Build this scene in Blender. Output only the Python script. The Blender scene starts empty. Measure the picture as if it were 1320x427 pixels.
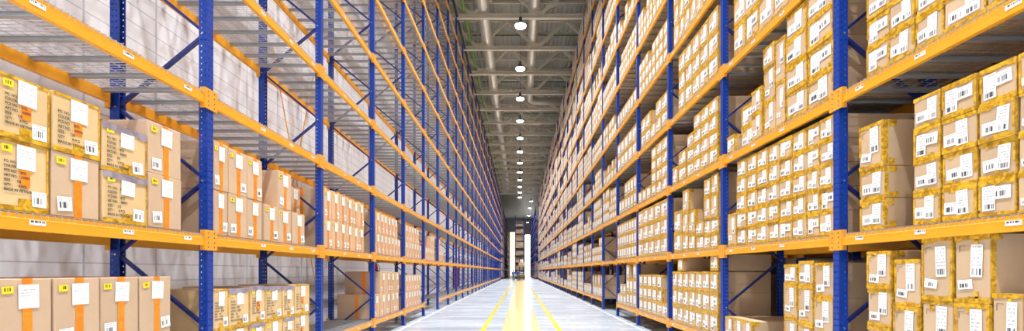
import bpy, math, random
import numpy as np
from mathutils import Vector, Matrix
R = random.Random(7)
C = bpy.context.scene.collection
SC = bpy.context.scene
F, CX, HY, EYE = 563.0, 669.5, 350.0, 1.65       # focal length and horizon of the photograph
XL, XR = 3.5, 3.59                                # rack faces
PITCH, Y0 = 2.8, 2.15
NB = 29
def FY(k): return Y0 + PITCH * k
def LV(n): return .41 + 1.59 * n
NLEV = 10

# ------------------------------------------------------------------ materials
MATS = {}
def nodes(m):
    m.use_nodes = True
    nt = m.node_tree
    return nt, nt.nodes, nt.links, nt.nodes['Principled BSDF']
def mat(name, col, rough=.5, metal=0., noise=0., nscale=8., bump=0., bscale=60., vary=0., spec=.5, emit=None, estr=0.):
    if name in MATS: return MATS[name]
    m = bpy.data.materials.new(name); nt, N, L, P = nodes(m)
    P.inputs['Base Color'].default_value = (*col, 1)
    P.inputs['Roughness'].default_value = rough
    P.inputs['Metallic'].default_value = metal
    P.inputs['Specular IOR Level'].default_value = spec
    tc = N.new('ShaderNodeTexCoord')
    last = None
    if noise > 0 or vary > 0:
        hsv = N.new('ShaderNodeHueSaturation'); hsv.inputs['Color'].default_value = (*col, 1)
        val = N.new('ShaderNodeMath'); val.operation = 'MULTIPLY_ADD'; val.inputs[1].default_value = noise * 2; val.inputs[2].default_value = 1 - noise
        tx = N.new('ShaderNodeTexNoise'); tx.inputs['Scale'].default_value = nscale; tx.inputs['Detail'].default_value = 3
        L.new(tc.outputs['Object'], tx.inputs['Vector']); L.new(tx.outputs['Fac'], val.inputs[0])
        cur = val.outputs[0]
        if vary > 0:
            oi = N.new('ShaderNodeObjectInfo'); ge = N.new('ShaderNodeNewGeometry')
            a = N.new('ShaderNodeMath'); a.operation = 'ADD'; L.new(oi.outputs['Random'], a.inputs[0]); L.new(ge.outputs['Random Per Island'], a.inputs[1])
            fr = N.new('ShaderNodeMath'); fr.operation = 'FRACT'; L.new(a.outputs[0], fr.inputs[0])
            b = N.new('ShaderNodeMath'); b.operation = 'MULTIPLY_ADD'; b.inputs[1].default_value = vary * 2; b.inputs[2].default_value = -vary; L.new(fr.outputs[0], b.inputs[0])
            c = N.new('ShaderNodeMath'); c.operation = 'ADD'; L.new(cur, c.inputs[0]); L.new(b.outputs[0], c.inputs[1]); cur = c.outputs[0]
        L.new(cur, hsv.inputs['Value']); L.new(hsv.outputs['Color'], P.inputs['Base Color'])
    if bump > 0:
        tb = N.new('ShaderNodeTexNoise'); tb.inputs['Scale'].default_value = bscale; tb.inputs['Detail'].default_value = 3
        L.new(tc.outputs['Object'], tb.inputs['Vector'])
        bp = N.new('ShaderNodeBump'); bp.inputs['Strength'].default_value = bump; bp.inputs['Distance'].default_value = .01
        L.new(tb.outputs['Fac'], bp.inputs['Height']); L.new(bp.outputs['Normal'], P.inputs['Normal'])
    if emit:
        P.inputs['Emission Color'].default_value = (*emit, 1); P.inputs['Emission Strength'].default_value = estr
    MATS[name] = m; return m

def MN(N, L, op, a, b=None, c=None):
    n = N.new('ShaderNodeMath'); n.operation = op
    for i, v in enumerate((a, b, c)):
        if v is None: continue
        if isinstance(v, (int, float)): n.inputs[i].default_value = v
        else: L.new(v, n.inputs[i])
    return n.outputs[0]

def label_mat(name, bars, rows, base=(.88, .88, .87), ink=(.08, .08, .1)):
    """printed paper: bars=(u0,u1,v0,v1,count), rows=(u0,u1,v0,v1,count)"""
    m = bpy.data.materials.new(name); nt, N, L, P = nodes(m)
    P.inputs['Roughness'].default_value = .45
    uv = N.new('ShaderNodeTexCoord'); sp = N.new('ShaderNodeSeparateXYZ'); L.new(uv.outputs['UV'], sp.inputs[0])
    u, v = sp.outputs[0], sp.outputs[1]
    oi = N.new('ShaderNodeObjectInfo'); ge = N.new('ShaderNodeNewGeometry')
    seed = MN(N, L, 'MULTIPLY', MN(N, L, 'ADD', oi.outputs['Random'], ge.outputs['Random Per Island']), 97.)
    def box(u0, u1, v0, v1):
        a = MN(N, L, 'MULTIPLY', MN(N, L, 'GREATER_THAN', u, u0), MN(N, L, 'LESS_THAN', u, u1))
        b = MN(N, L, 'MULTIPLY', MN(N, L, 'GREATER_THAN', v, v0), MN(N, L, 'LESS_THAN', v, v1))
        return MN(N, L, 'MULTIPLY', a, b)
    tot = None
    for (u0, u1, v0, v1, n) in bars:
        wn = N.new('ShaderNodeTexWhiteNoise'); wn.noise_dimensions = '1D'
        L.new(MN(N, L, 'ADD', MN(N, L, 'FLOOR', MN(N, L, 'MULTIPLY', u, n)), seed), wn.inputs['W'])
        k = MN(N, L, 'MULTIPLY', box(u0, u1, v0, v1), MN(N, L, 'GREATER_THAN', wn.outputs['Value'], .42))
        tot = k if tot is None else MN(N, L, 'MAXIMUM', tot, k)
    for (u0, u1, v0, v1, n) in rows:
        rr = MN(N, L, 'MULTIPLY', v, n)
        line = MN(N, L, 'LESS_THAN', MN(N, L, 'FRACT', rr), .45)
        cmb = N.new('ShaderNodeCombineXYZ')
        L.new(MN(N, L, 'FLOOR', MN(N, L, 'MULTIPLY', u, 26.)), cmb.inputs[0]); L.new(MN(N, L, 'FLOOR', rr), cmb.inputs[1]); L.new(seed, cmb.inputs[2])
        wn = N.new('ShaderNodeTexWhiteNoise'); wn.noise_dimensions = '3D'; L.new(cmb.outputs[0], wn.inputs['Vector'])
        k = MN(N, L, 'MULTIPLY', MN(N, L, 'MULTIPLY', box(u0, u1, v0, v1), line), MN(N, L, 'MULTIPLY', MN(N, L, 'GREATER_THAN', wn.outputs['Value'], .45), .55))
        tot = k if tot is None else MN(N, L, 'MAXIMUM', tot, k)
    mx = N.new('ShaderNodeMix'); mx.data_type = 'RGBA'
    mx.inputs[6].default_value = (*base, 1); mx.inputs[7].default_value = (*ink, 1)
    L.new(tot, mx.inputs[0]); L.new(mx.outputs[2], P.inputs['Base Color'])
    MATS[name] = m; return m

def tape_mat(name, c1, c2, sc=14., rough=.28):
    m = bpy.data.materials.new(name); nt, N, L, P = nodes(m)
    P.inputs['Roughness'].default_value = rough
    tc = N.new('ShaderNodeTexCoord'); oi = N.new('ShaderNodeObjectInfo')
    ad = N.new('ShaderNodeVectorMath'); ad.operation = 'ADD'; L.new(tc.outputs['Object'], ad.inputs[0]); L.new(oi.outputs['Location'], ad.inputs[1])
    tx = N.new('ShaderNodeTexNoise'); tx.inputs['Scale'].default_value = sc; tx.inputs['Detail'].default_value = 4; tx.inputs['Distortion'].default_value = 1.5
    L.new(ad.outputs[0], tx.inputs['Vector'])
    cr = N.new('ShaderNodeValToRGB'); cr.color_ramp.elements[0].position = .38; cr.color_ramp.elements[1].position = .62
    cr.color_ramp.elements[0].color = (*c1, 1); cr.color_ramp.elements[1].color = (*c2, 1)
    L.new(tx.outputs['Fac'], cr.inputs[0]); L.new(cr.outputs[0], P.inputs['Base Color'])
    bp = N.new('ShaderNodeBump'); bp.inputs['Strength'].default_value = .6; bp.inputs['Distance'].default_value = .01
    L.new(tx.outputs['Fac'], bp.inputs['Height']); L.new(bp.outputs['Normal'], P.inputs['Normal'])
    MATS[name] = m; return m

M_blue = mat('rack blue paint', (.005, .045, .33), .35, noise=.12, nscale=5)
M_blue2 = mat('brace blue paint', (.01, .025, .19), .38, noise=.1)
M_orange = mat('beam orange paint', (.88, .38, .02), .38, noise=.08, nscale=4)
M_orange_b = mat('connector orange paint', (.84, .35, .02), .42, noise=.15, nscale=20)
M_zinc = mat('galvanised wire', (.62, .62, .64), .35, .75, noise=.1)
M_bar = mat('grey deck channel', (.40, .42, .45), .45, .3, noise=.12)
M_bolt = mat('zinc bolt', (.6, .6, .6), .3, .8)
M_kraft = mat('kraft board', (.58, .41, .255), .75, noise=.07, nscale=6, bump=.12, bscale=25, vary=.07)
M_kraftL = mat('pinkish kraft board', (.60, .42, .28), .75, noise=.07, nscale=6, bump=.12, bscale=25, vary=.06)
M_film = mat('film wrapped board', (.74, .52, .27), .4, noise=.1, nscale=7, bump=.2, bscale=18, vary=.05)
M_tapeY = tape_mat('mustard packing tape', (.40, .20, .008), (.80, .46, .03))
M_tapeO = tape_mat('orange packing tape', (.88, .22, .01), (.92, .29, .02), 9.)
M_purple = tape_mat('grey violet film', (.24, .20, .25), (.38, .33, .41), 7.)
M_yel = label_mat('yellow sticker', [(.2, .8, .3, .8, 18)], [], (.95, .74, .02), (.1, .08, .02))
M_ship = label_mat('shipping label paper', [(.1, .9, .06, .26, 30)], [(.08, .92, .34, .94, 9)])
M_barl = label_mat('barcode label paper', [(.12, .72, .2, .62, 34)], [(.1, .9, .7, .95, 7)])
M_note = label_mat('plain packing list paper', [], [(.1, .9, .5, .9, 8), (.5, .75, .15, .4, 8)], ink=(.3, .3, .32))
M_loc = label_mat('location label paper', [(.06, .94, .5, .9, 34)], [(.06, .94, .08, .42, 2.4)])
M_ink = mat('carton print ink', (.09, .07, .05), .7)
M_mark = mat('faint carton print', (.2, .14, .09), .7)
M_wood = mat('pallet wood', (.45, .3, .16), .7, noise=.2)
M_truss = mat('beige steel paint', (.68, .64, .55), .5, noise=.08)
M_deckc = mat('galvanised roof deck', (.46, .46, .43), .5, .1, noise=.1, nscale=2)
M_duct = mat('galvanised duct', (.72, .71, .67), .3, .5, noise=.12, nscale=3)
M_green = mat('green pipe paint', (.16, .30, .06), .4, noise=.15)
M_dgreen = mat('dark green pipe paint', (.03, .12, .06), .4)
M_dark = mat('black steel', (.03, .03, .035), .5)
M_lampH = mat('lamp housing', (.12, .14, .18), .35, .5)
M_lampE = mat('lamp diffuser', (1, 1, 1), .3, emit=(1, .98, .95), estr=14)
M_red = mat('red paint', (.6, .02, .03), .4)
M_win = mat('bright daylight glazing', (1, 1, 1), .3, emit=(1, .97, .9), estr=4)
M_win2 = mat('dimmer daylight glazing', (1, 1, 1), .3, emit=(1, .9, .66), estr=.42)
M_white = mat('white paint', (.8, .8, .8), .45)
M_yline = mat('yellow floor paint', (.90, .72, .08), .16, noise=.12, nscale=3, spec=.6)
M_yband = mat('pale yellow floor paint', (.88, .74, .36), .14, noise=.12, nscale=3, spec=.6)
M_wline = mat('white floor paint', (.8, .82, .84), .25)

# perforated upright: slots cut through the sheet
def perf():
    m = bpy.data.materials.new('perforated blue upright'); nt, N, L, P = nodes(m)
    P.inputs['Base Color'].default_value = (.005, .045, .33, 1); P.inputs['Roughness'].default_value = .35
    tc = N.new('ShaderNodeTexCoord'); s = N.new('ShaderNodeSeparateXYZ'); L.new(tc.outputs['Object'], s.inputs[0])
    ge = N.new('ShaderNodeNewGeometry'); sn = N.new('ShaderNodeSeparateXYZ'); L.new(ge.outputs['Normal'], sn.inputs[0])
    isx = MN(N, L, 'GREATER_THAN', MN(N, L, 'ABSOLUTE', sn.outputs[0]), .5)
    dz = MN(N, L, 'MULTIPLY', MN(N, L, 'ABSOLUTE', MN(N, L, 'SUBTRACT', MN(N, L, 'FRACT', MN(N, L, 'MULTIPLY', s.outputs[2], 1 / .067)), .5)), .067)
    dyf = MN(N, L, 'ABSOLUTE', MN(N, L, 'SUBTRACT', MN(N, L, 'ABSOLUTE', s.outputs[1]), .022))
    dxs = MN(N, L, 'ABSOLUTE', MN(N, L, 'SUBTRACT', MN(N, L, 'ABSOLUTE', s.outputs[0]), .022))
    d = N.new('ShaderNodeMix'); d.data_type = 'FLOAT'; L.new(isx, d.inputs[0]); L.new(dxs, d.inputs[2]); L.new(dyf, d.inputs[3])
    hole = MN(N, L, 'MULTIPLY', MN(N, L, 'LESS_THAN', d.outputs[0], .0065), MN(N, L, 'LESS_THAN', dz, .0085))
    tr = N.new('ShaderNodeBsdfTransparent'); mx = N.new('ShaderNodeMixShader')
    L.new(hole, mx.inputs[0]); L.new(P.outputs[0], mx.inputs[1]); L.new(tr.outputs[0], mx.inputs[2])
    L.new(mx.outputs[0], N['Material Output'].inputs['Surface'])
    return m
M_perf = perf()

def floor_mat():
    m = bpy.data.materials.new('epoxy floor'); nt, N, L, P = nodes(m)
    tc = N.new('ShaderNodeTexCoord')
    mp = N.new('ShaderNodeMapping'); mp.inputs['Scale'].default_value = (.25, 1.3, 1); L.new(tc.outputs['Object'], mp.inputs[0])
    tx = N.new('ShaderNodeTexNoise'); tx.inputs['Scale'].default_value = 1.2; tx.inputs['Detail'].default_value = 5; L.new(mp.outputs[0], tx.inputs['Vector'])
    cr = N.new('ShaderNodeValToRGB'); cr.color_ramp.elements[0].position = .3; cr.color_ramp.elements[1].position = .7
    cr.color_ramp.elements[0].color = (.34, .39, .46, 1); cr.color_ramp.elements[1].color = (.52, .58, .66, 1)  # darker bands across the aisle imitate reflections, painted into the floor colour
    L.new(tx.outputs['Fac'], cr.inputs[0])
    s = N.new('ShaderNodeSeparateXYZ'); L.new(tc.outputs['Object'], s.inputs[0])
    j = MN(N, L, 'LESS_THAN', MN(N, L, 'FRACT', MN(N, L, 'DIVIDE', s.outputs[1], 5.6)), .002)
    mx = N.new('ShaderNodeMix'); mx.data_type = 'RGBA'; mx.inputs[7].default_value = (.25, .27, .3, 1)
    L.new(j, mx.inputs[0]); L.new(cr.outputs[0], mx.inputs[6]); L.new(mx.outputs[2], P.inputs['Base Color'])
    P.inputs['Roughness'].default_value = .2; P.inputs['Specular IOR Level'].default_value = .6
    ms = N.new('ShaderNodeMath'); ms.operation = 'MULTIPLY_ADD'; ms.inputs[1].default_value = .2; ms.inputs[2].default_value = .16
    L.new(tx.outputs['Fac'], ms.inputs[0]); L.new(ms.outputs[0], P.inputs['Roughness'])
    return m
M_floor = floor_mat()

def wall_mat():
    m = bpy.data.materials.new('white sandwich panel'); nt, N, L, P = nodes(m)
    P.inputs['Roughness'].default_value = .45
    tc = N.new('ShaderNodeTexCoord'); s = N.new('ShaderNodeSeparateXYZ'); L.new(tc.outputs['Object'], s.inputs[0])
    hz = MN(N, L, 'LESS_THAN', MN(N, L, 'FRACT', MN(N, L, 'DIVIDE', s.outputs[2], .25)), .06)
    vy = MN(N, L, 'LESS_THAN', MN(N, L, 'FRACT', MN(N, L, 'DIVIDE', s.outputs[1], 1.12)), .025)
    mxm = MN(N, L, 'MAXIMUM', hz, vy)
    mx = N.new('ShaderNodeMix'); mx.data_type = 'RGBA'; mx.inputs[6].default_value = (.84, .84, .90, 1); mx.inputs[7].default_value = (.55, .56, .64, 1)
    L.new(mxm, mx.inputs[0]); L.new(mx.outputs[2], P.inputs['Base Color'])
    bp = N.new('ShaderNodeBump'); bp.invert = True; bp.inputs['Distance'].default_value = .01; L.new(mxm, bp.inputs['Height']); L.new(bp.outputs['Normal'], P.inputs['Normal'])
    return m
M_wall = wall_mat()
M_wall2 = mat('grey end wall', (.30, .30, .32), .6, noise=.1, nscale=.6)

# ------------------------------------------------------------------ mesh builder
class MB:
    def __init__(s): s.v = []; s.f = []; s.m = []; s.uv = []; s.mats = []
    def mi(s, m):
        if m not in s.mats: s.mats.append(m)
        return s.mats.index(m)
    def quad(s, pts, m, uv=((0, 0), (1, 0), (1, 1), (0, 1))):
        i = len(s.v); s.v += [tuple(p) for p in pts]; s.f.append(tuple(range(i, i + len(pts)))); s.m.append(s.mi(m)); s.uv += list(uv)[:len(pts)] if len(pts) <= 4 else [(0, 0)] * len(pts)
    def hexa(s, c, m):
        """c: 8 corners (z-low 4 ccw, z-high 4 ccw)"""
        i = len(s.v); s.v += [tuple(p) for p in c]
        for q in ((0, 3, 2, 1), (4, 5, 6, 7), (0, 1, 5, 4), (1, 2, 6, 5), (2, 3, 7, 6), (3, 0, 4, 7)):
            s.f.append(tuple(i + k for k in q)); s.m.append(s.mi(m)); s.uv += [(0, 0), (1, 0), (1, 1), (0, 1)]
    def box(s, a, b, m):
        (x0, y0, z0), (x1, y1, z1) = a, b
        x0, x1 = min(x0, x1), max(x0, x1); y0, y1 = min(y0, y1), max(y0, y1); z0, z1 = min(z0, z1), max(z0, z1)
        s.hexa([(x0, y0, z0), (x1, y0, z0), (x1, y1, z0), (x0, y1, z0), (x0, y0, z1), (x1, y0, z1), (x1, y1, z1), (x0, y1, z1)], m)
    def cbox(s, a, b, m, c=.008, jit=0.):
        """chamfered box, corners optionally pushed about a little"""
        x = (min(a[0], b[0]), max(a[0], b[0])); y = (min(a[1], b[1]), max(a[1], b[1])); z = (min(a[2], b[2]), max(a[2], b[2]))
        i = len(s.v); idx = {}
        for p in range(2):
            for q in range(2):
                for r in range(2):
                    j = [R.uniform(-jit, 0) for _ in range(3)]
                    sx, sy, sz = (1 if p else -1), (1 if q else -1), (1 if r else -1)
                    base = (x[p] + sx * j[0], y[q] + sy * j[1], z[r])
                    for ax in range(3):
                        d = [-sx * c, -sy * c, -sz * c]; d[ax] = 0
                        idx[(p, q, r, ax)] = len(s.v); s.v.append((base[0] + d[0], base[1] + d[1], base[2] + d[2]))
        def f(*k):
            s.f.append(tuple(idx[t] for t in k)); s.m.append(s.mi(m)); s.uv += [(0, 0), (1, 0), (1, 1), (0, 1)][:len(k)]
        f((1,0,0,0),(1,1,0,0),(1,1,1,0),(1,0,1,0)); f((0,0,0,0),(0,0,1,0),(0,1,1,0),(0,1,0,0))
        f((0,1,0,1),(0,1,1,1),(1,1,1,1),(1,1,0,1)); f((0,0,0,1),(1,0,0,1),(1,0,1,1),(0,0,1,1))
        f((0,0,1,2),(1,0,1,2),(1,1,1,2),(0,1,1,2)); f((0,0,0,2),(0,1,0,2),(1,1,0,2),(1,0,0,2))
        for p in range(2):
            for q in range(2):
                k = [(p,q,0,0),(p,q,1,0),(p,q,1,1),(p,q,0,1)]; f(*(k if p != q else k[::-1]))
                k = [(p,0,q,0),(p,1,q,0),(p,1,q,2),(p,0,q,2)]; f(*(k if p == q else k[::-1]))
                k = [(0,p,q,1),(1,p,q,1),(1,p,q,2),(0,p,q,2)]; f(*(k[::-1] if p == q else k))
        for p in range(2):
            for q in range(2):
                for r in range(2):
                    k = [(p,q,r,0),(p,q,r,1),(p,q,r,2)]; f(*(k if (p+q+r) % 2 else k[::-1]))
    def bar(s, p, q, w, h, m, up=(0, 0, 1)):
        p, q = Vector(p), Vector(q); d = (q - p).normalized(); u = Vector(up)
        if abs(d.dot(u)) > .98: u = Vector((1, 0, 0))
        a = d.cross(u).normalized() * (w / 2); b = a.cross(d).normalized() * (h / 2)
        s.hexa([p - a - b, p + a - b, q + a - b, q - a - b, p - a + b, p + a + b, q + a + b, q - a + b], m)
    def tube(s, pts, r, m, n=12, caps=True):
        pts = [Vector(p) for p in pts]; i0 = len(s.v); rs = r if isinstance(r, (list, tuple)) else [r] * len(pts)
        for j, p in enumerate(pts):
            d = (pts[min(j + 1, len(pts) - 1)] - pts[max(j - 1, 0)]).normalized()
            u = Vector((0, 0, 1)) if abs(d.z) < .95 else Vector((1, 0, 0))
            a = d.cross(u).normalized(); b = a.cross(d).normalized()
            for k in range(n):
                t = 2 * math.pi * k / n; s.v.append(tuple(p + a * math.cos(t) * rs[j] + b * math.sin(t) * rs[j]))
        for j in range(len(pts) - 1):
            for k in range(n):
                a_, b_ = i0 + j * n + k, i0 + j * n + (k + 1) % n
                s.f.append((a_, b_, b_ + n, a_ + n)); s.m.append(s.mi(m)); s.uv += [(0, 0), (1, 0), (1, 1), (0, 1)]
        if caps:
            for o, rev in ((i0, True), (i0 + (len(pts) - 1) * n, False)):
                f = list(range(o, o + n)); s.f.append(tuple(f[::-1] if rev else f)); s.m.append(s.mi(m)); s.uv += [(0, 0)] * n
    def mesh(s, name, smooth=False):
        me = bpy.data.meshes.new(name); me.from_pydata(s.v, [], s.f); 
        for m in s.mats: me.materials.append(m)
        me.polygons.foreach_set('material_index', s.m)
        if sum(len(f) for f in s.f) == len(s.uv):
            uvl = me.uv_layers.new(name='UVMap'); uvl.data.foreach_set('uv', [c for t in s.uv for c in t])
        if smooth: me.polygons.foreach_set('use_smooth', [True] * len(s.f))
        me.update(); return me
def link(name, me, parent=None, loc=None):
    o = bpy.data.objects.new(name, me); C.objects.link(o)
    if parent is not None: o.parent = parent
    if loc is not None: o.location = loc
    return o
def build(name, mb, parent=None, loc=None, smooth=False): return link(name, mb.mesh(name, smooth), parent, loc)
def empty(name, loc=(0, 0, 0)):
    o = bpy.data.objects.new(name, None); C.objects.link(o); o.location = loc; o.empty_display_size = .2; return o
def tag(o, label=None, cat=None, group=None, kind=None):
    if label: o['label'] = label
    if cat: o['category'] = cat
    if group: o['group'] = group
    if kind: o['kind'] = kind
    return o
def px(p):
    y = max(p[1], .3); return (CX + F * p[0] / y, HY - F * (p[2] - EYE) / y)
def area(lo, hi):
    """share of the frame covered by a box's aisle face and near face"""
    P = [px((x, y, z)) for x in (lo[0], hi[0]) for y in (lo[1], hi[1]) for z in (lo[2], hi[2])]
    x0, x1 = max(0, min(p[0] for p in P)), min(1320, max(p[0] for p in P)); y0, y1 = max(0, min(p[1] for p in P)), min(427, max(p[1] for p in P))
    return max(0, x1 - x0) * max(0, y1 - y0)
ORD = ['first', 'second', 'third', 'fourth', 'fifth', 'sixth', 'seventh', 'eighth', 'ninth', 'tenth', 'eleventh', 'twelfth', 'thirteenth', 'fourteenth', 'fifteenth', 'sixteenth', 'seventeenth', 'eighteenth', 'nineteenth', 'twentieth'] + ['twenty-' + t for t in ('first', 'second', 'third', 'fourth', 'fifth', 'sixth', 'seventh', 'eighth', 'ninth')] + ['thirtieth'] + ['thirty-' + t for t in ('first', 'second', 'third', 'fourth', 'fifth', 'sixth', 'seventh', 'eighth', 'ninth')]

# ------------------------------------------------------------------ the hall
CEIL, WX, WXR, YB, YE = 19.8, -5.6, 8.2, -8., 150.
mb = MB(); mb.box((WX - .2, YB, -.15), (WXR + .2, YE, 0), M_floor)
floor = tag(build('floor', mb), 'pale blue-grey polished concrete floor of the warehouse aisle', kind='structure')
def strip(name, x, w, m, y1=84, label=None):
    b = MB(); b.box((x - w / 2, -2, 0.0005), (x + w / 2, y1, .004), m); o = build(name, b, floor)
    if label: o['label'] = label
strip('walkway_marking', .055, 1.07, M_yband, 84, 'broad pale yellow walkway band')
strip('yellow_line', -1.02, .15, M_yline, 82, 'narrow yellow line'); strip('yellow_line', 1.12, .15, M_yline, 82, 'narrow yellow line')
strip('white_line', -3.36, .09, M_wline, 84, 'white line at the rack foot'); strip('white_line', 3.44, .09, M_wline, 84, 'white line at the rack foot')
mb = MB(); mb.box((WX - .2, YB, 0), (WX, YE, CEIL + .6), M_wall); tag(build('wall_left', mb), kind='structure')
mb = MB(); mb.box((WXR, YB, 0), (WXR + .2, YE, CEIL + .6), M_wall2); tag(build('wall_right', mb), kind='structure')
mb = MB(); mb.box((WX, YE, 0), (WXR, YE + .2, CEIL + .6), M_wall2); tag(build('wall_far', mb), kind='structure')

# corrugated roof deck
mb = MB(); x = WX; prof = []
while x < WXR:
    prof += [(x, CEIL), (x + .12, CEIL), (x + .15, CEIL + .18), (x + .29, CEIL + .18)]; x += .32
prof.append((WXR, CEIL))
for (xa, za), (xb, zb) in zip(prof[:-1], prof[1:]):
    mb.quad([(xa, YB, za), (xa, YE, za), (xb, YE, zb), (xb, YB, zb)], M_deckc)
mb.quad([(WX, YB, CEIL + .25), (WXR, YB, CEIL + .25), (WXR, YE, CEIL + .25), (WX, YE, CEIL + .25)], M_deckc)
tag(build('ceiling', mb), 'grey corrugated metal roof deck', kind='structure')
# far glazing, bright with daylight
for i, (x0, x1, z1) in enumerate([(-3.25, -1.45, 15.2), (2.0, 4.9, 14.2)]):
    w = empty('window_%d' % (i + 1), (0, YE, 0)); tag(w, kind='structure')
    b = MB(); b.box((x0, -.03, .1), (x1, -.01, z1), M_win if i else M_win2); build('glass', b, w)
    b = MB()
    for z in (.1, 3.2, 6.8, 10.4, z1): b.box((x0, -.10, z - .06), (x1, -.02, z + .06), M_truss)
    for x in (x0, x1): b.box((x - .08, -.12, 0), (x, -.02, z1 + .06), M_truss)
    build('window_frame', b, w)

# ------------------------------------------------------------------ roof trusses, purlins, ducts, pipes, lamps
ZB, ZT = 17.45, 19.5
TY = [27.3 + 3.9 * i for i in range(-3, 17)]
cache = {}
def truss_parts():
    b = MB(); b.box((WX, -.12, ZB + .24), (WXR, .12, ZB + .26), M_truss); b.box((WX, -.012, ZB + .02), (WXR, .012, ZB + .24), M_truss); b.box((WX, -.12, ZB), (WXR, .12, ZB + .02), M_truss)
    t = MB(); t.box((WX, -.1, ZT + .2), (WXR, .1, ZT + .22), M_truss); t.box((WX, -.1, ZT), (WXR, .1, ZT + .02), M_truss); t.box((WX, -.012, ZT + .02), (WXR, .012, ZT + .2), M_truss)
    webs = []
    n0 = -2.75; xs = [n0 - 2.1, n0, n0 + 2.1, n0 + 4.2, n0 + 6.3, n0 + 8.4]
    lowx = [-2.95, 1.25, 5.45]
    for lx in lowx:
        for dx in (-2.0, 2.0):
            w = MB(); q = (max(WX + .1, min(WXR - .1, lx + dx)), 0, ZT + .02)
            w.bar((lx + .12 * (1 if dx > 0 else -1), 0, ZB + .25), q, .22, .22, M_truss, (0, 1, 0)); webs.append(w.mesh('web_member'))
    w = MB(); w.bar((-2.95, 0, ZB + .3), (-2.95, 0, ZT), .09, .09, M_truss); webs.append(w.mesh('web_member'))
    w = MB(); w.bar((1.25, 0, ZB + .3), (1.25, 0, ZT), .09, .09, M_truss); webs.append(w.mesh('web_member'))
    gs = []
    for lx in lowx:
        g = MB(); g.box((lx - .3, -.02, ZB + .2), (lx + .3, .02, ZB + .5), M_truss); gs.append(g.mesh('gusset_plate'))
    return b.mesh('bottom_chord'), t.mesh('top_chord'), webs, gs
bc, tcm, webs, gus = truss_parts()
vis = [y for y in TY if y > 25]
for y in TY:
    r = empty('roof_truss', (0, y, 0))
    if y in vis: lab = 'beige steel roof truss across the aisle, %s from the near end' % ORD[vis.index(y)]
    else: lab = 'beige steel roof truss above the near end, %s from the camera' % ORD[TY.index(y)]
    tag(r, lab, 'roof truss', 'roof trusses across the aisle')
    link('bottom_chord', bc, r); link('top_chord', tcm, r)
    for g in gus: link('gusset_plate', g, r)
    for w in webs: link('web_member', w, r)
    # slender kicker struts to the neighbouring bay
    b = MB(); b.bar((-.9, 0, ZT + .05), (1.25, 1.9, ZT - .15), .06, .06, M_white); b.bar((1.25, 0, ZB + .3), (3.3, 1.9, ZT + .1), .06, .06, M_truss)
    build('kicker_strut', b, r)
for y in [t + 1.95 for t in TY]:
    b = MB(); b.box((WX, -.05, ZT + .1), (WXR, .05, ZT + .28), M_truss)
    o = build('roof_purlin', b, None, (0, y, 0)); n = TY.index(round(y - 1.95, 6)) if round(y - 1.95, 6) in TY else [round(t, 3) for t in TY].index(round(y - 1.95, 3))
    tag(o, 'thin beige purlin under the roof deck just beyond the %s roof truss' % ORD[n], 'purlin', 'roof purlins')
def duct(name, x, z, r, y0, y1, label, cat, m, bands=3., turn=None):
    b = MB(); pts = [(x, y0, z), (x, y1, z)]
    if turn: pts += [(x + .25, y1 + .5, z), (x + .8, y1 + .8, z), (turn, y1 + .8, z)]
    b.tube(pts, r, m, 20); o = build(name, b, None, None, True); tag(o, label, cat)
    if bands:
        y = y0; c = MB(); c.tube([(x, 0, z), (x, .06, z)], r + .012, m, 20); c = c.mesh('duct_flange', True)
        while y < y1: link('duct_flange', c, o, (0, y, 0)); y += bands
    return o
duct('ventilation_duct', -2.3, 18.25, .40, 15, 88, 'fat silver round duct running along the roof on the left', 'duct', M_duct)
duct('ventilation_duct', .95, 18.35, .37, 15, 42, 'slimmer silver round duct right of the lamps turning aside', 'duct', M_duct, 3., 7.5)
duct('sprinkler_pipe', -3.45, 17.95, .10, 15, 86, 'bright green pipe running along the roof above the left rack', 'pipe', M_green, 0)
duct('cable_pipe', -3.9, 17.6, .07, 15, 86, 'thin black conduit beside the bright green roof pipe', 'pipe', M_dark, 0)
for i, y in enumerate([31.6, 39.4, 47.2, 55, 62.8]):
    b = MB(); b.tube([(-3.4, 0, 18.75), (6.5, 0, 18.75)], .04, M_dgreen, 8)
    for x in (-1.2, .4, 2.8): b.tube([(x, 0, 18.75), (x, 0, 18.6)], .02, M_dgreen, 6)
    tag(build('sprinkler_branch', b, None, (0, y, 0), True), 'thin dark green pipe crossing between the trusses, %s from the near end' % ORD[i], 'pipe', 'dark green sprinkler branches')

LZ = 16.45
hs, df, rd = MB(), MB(), MB()
hs.tube([(0, 0, .10), (0, 0, .17), (0, 0, .34), (0, 0, .42), (0, 0, .62)], [.33, .32, .16, .11, .10], M_lampH, 24)
df.tube([(0, 0, .035), (0, 0, .05), (0, 0, .11)], [.22, .31, .335], M_lampE, 24)
rd.tube([(0, 0, .6), (0, 0, ZT - LZ)], .012, M_dark, 6)
hs, df, rd = hs.mesh('housing', True), df.mesh('diffuser', True), rd.mesh('hanging_rod', True)
LAMPP = 29.
def lamp(x, y, z, lab, power, grp):
    r = empty('high_bay_lamp', (x, y, z)); tag(r, lab, 'ceiling lamp', grp)
    link('lamp_housing', hs, r); link('lamp_diffuser', df, r); link('hanging_rod', rd, r)
    ld = bpy.data.lights.new('lamp_light', 'AREA'); ld.shape = 'DISK'; ld.size = .22; ld.spread = math.radians(105); ld.energy = power; ld.color = (.965, .985, 1)
    lo = bpy.data.objects.new('lamp_light', ld); C.objects.link(lo); lo.parent = r; lo.location = (0, 0, -.03)
ly = [26.5 + 5.6 * i for i in range(12)]
for i, y in enumerate(ly):
    lamp(.07, y, LZ, 'round white high-bay lamp over the aisle centre, %s from the near end' % ORD[i], LAMPP * 9, 'lamps over the aisle')
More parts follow.
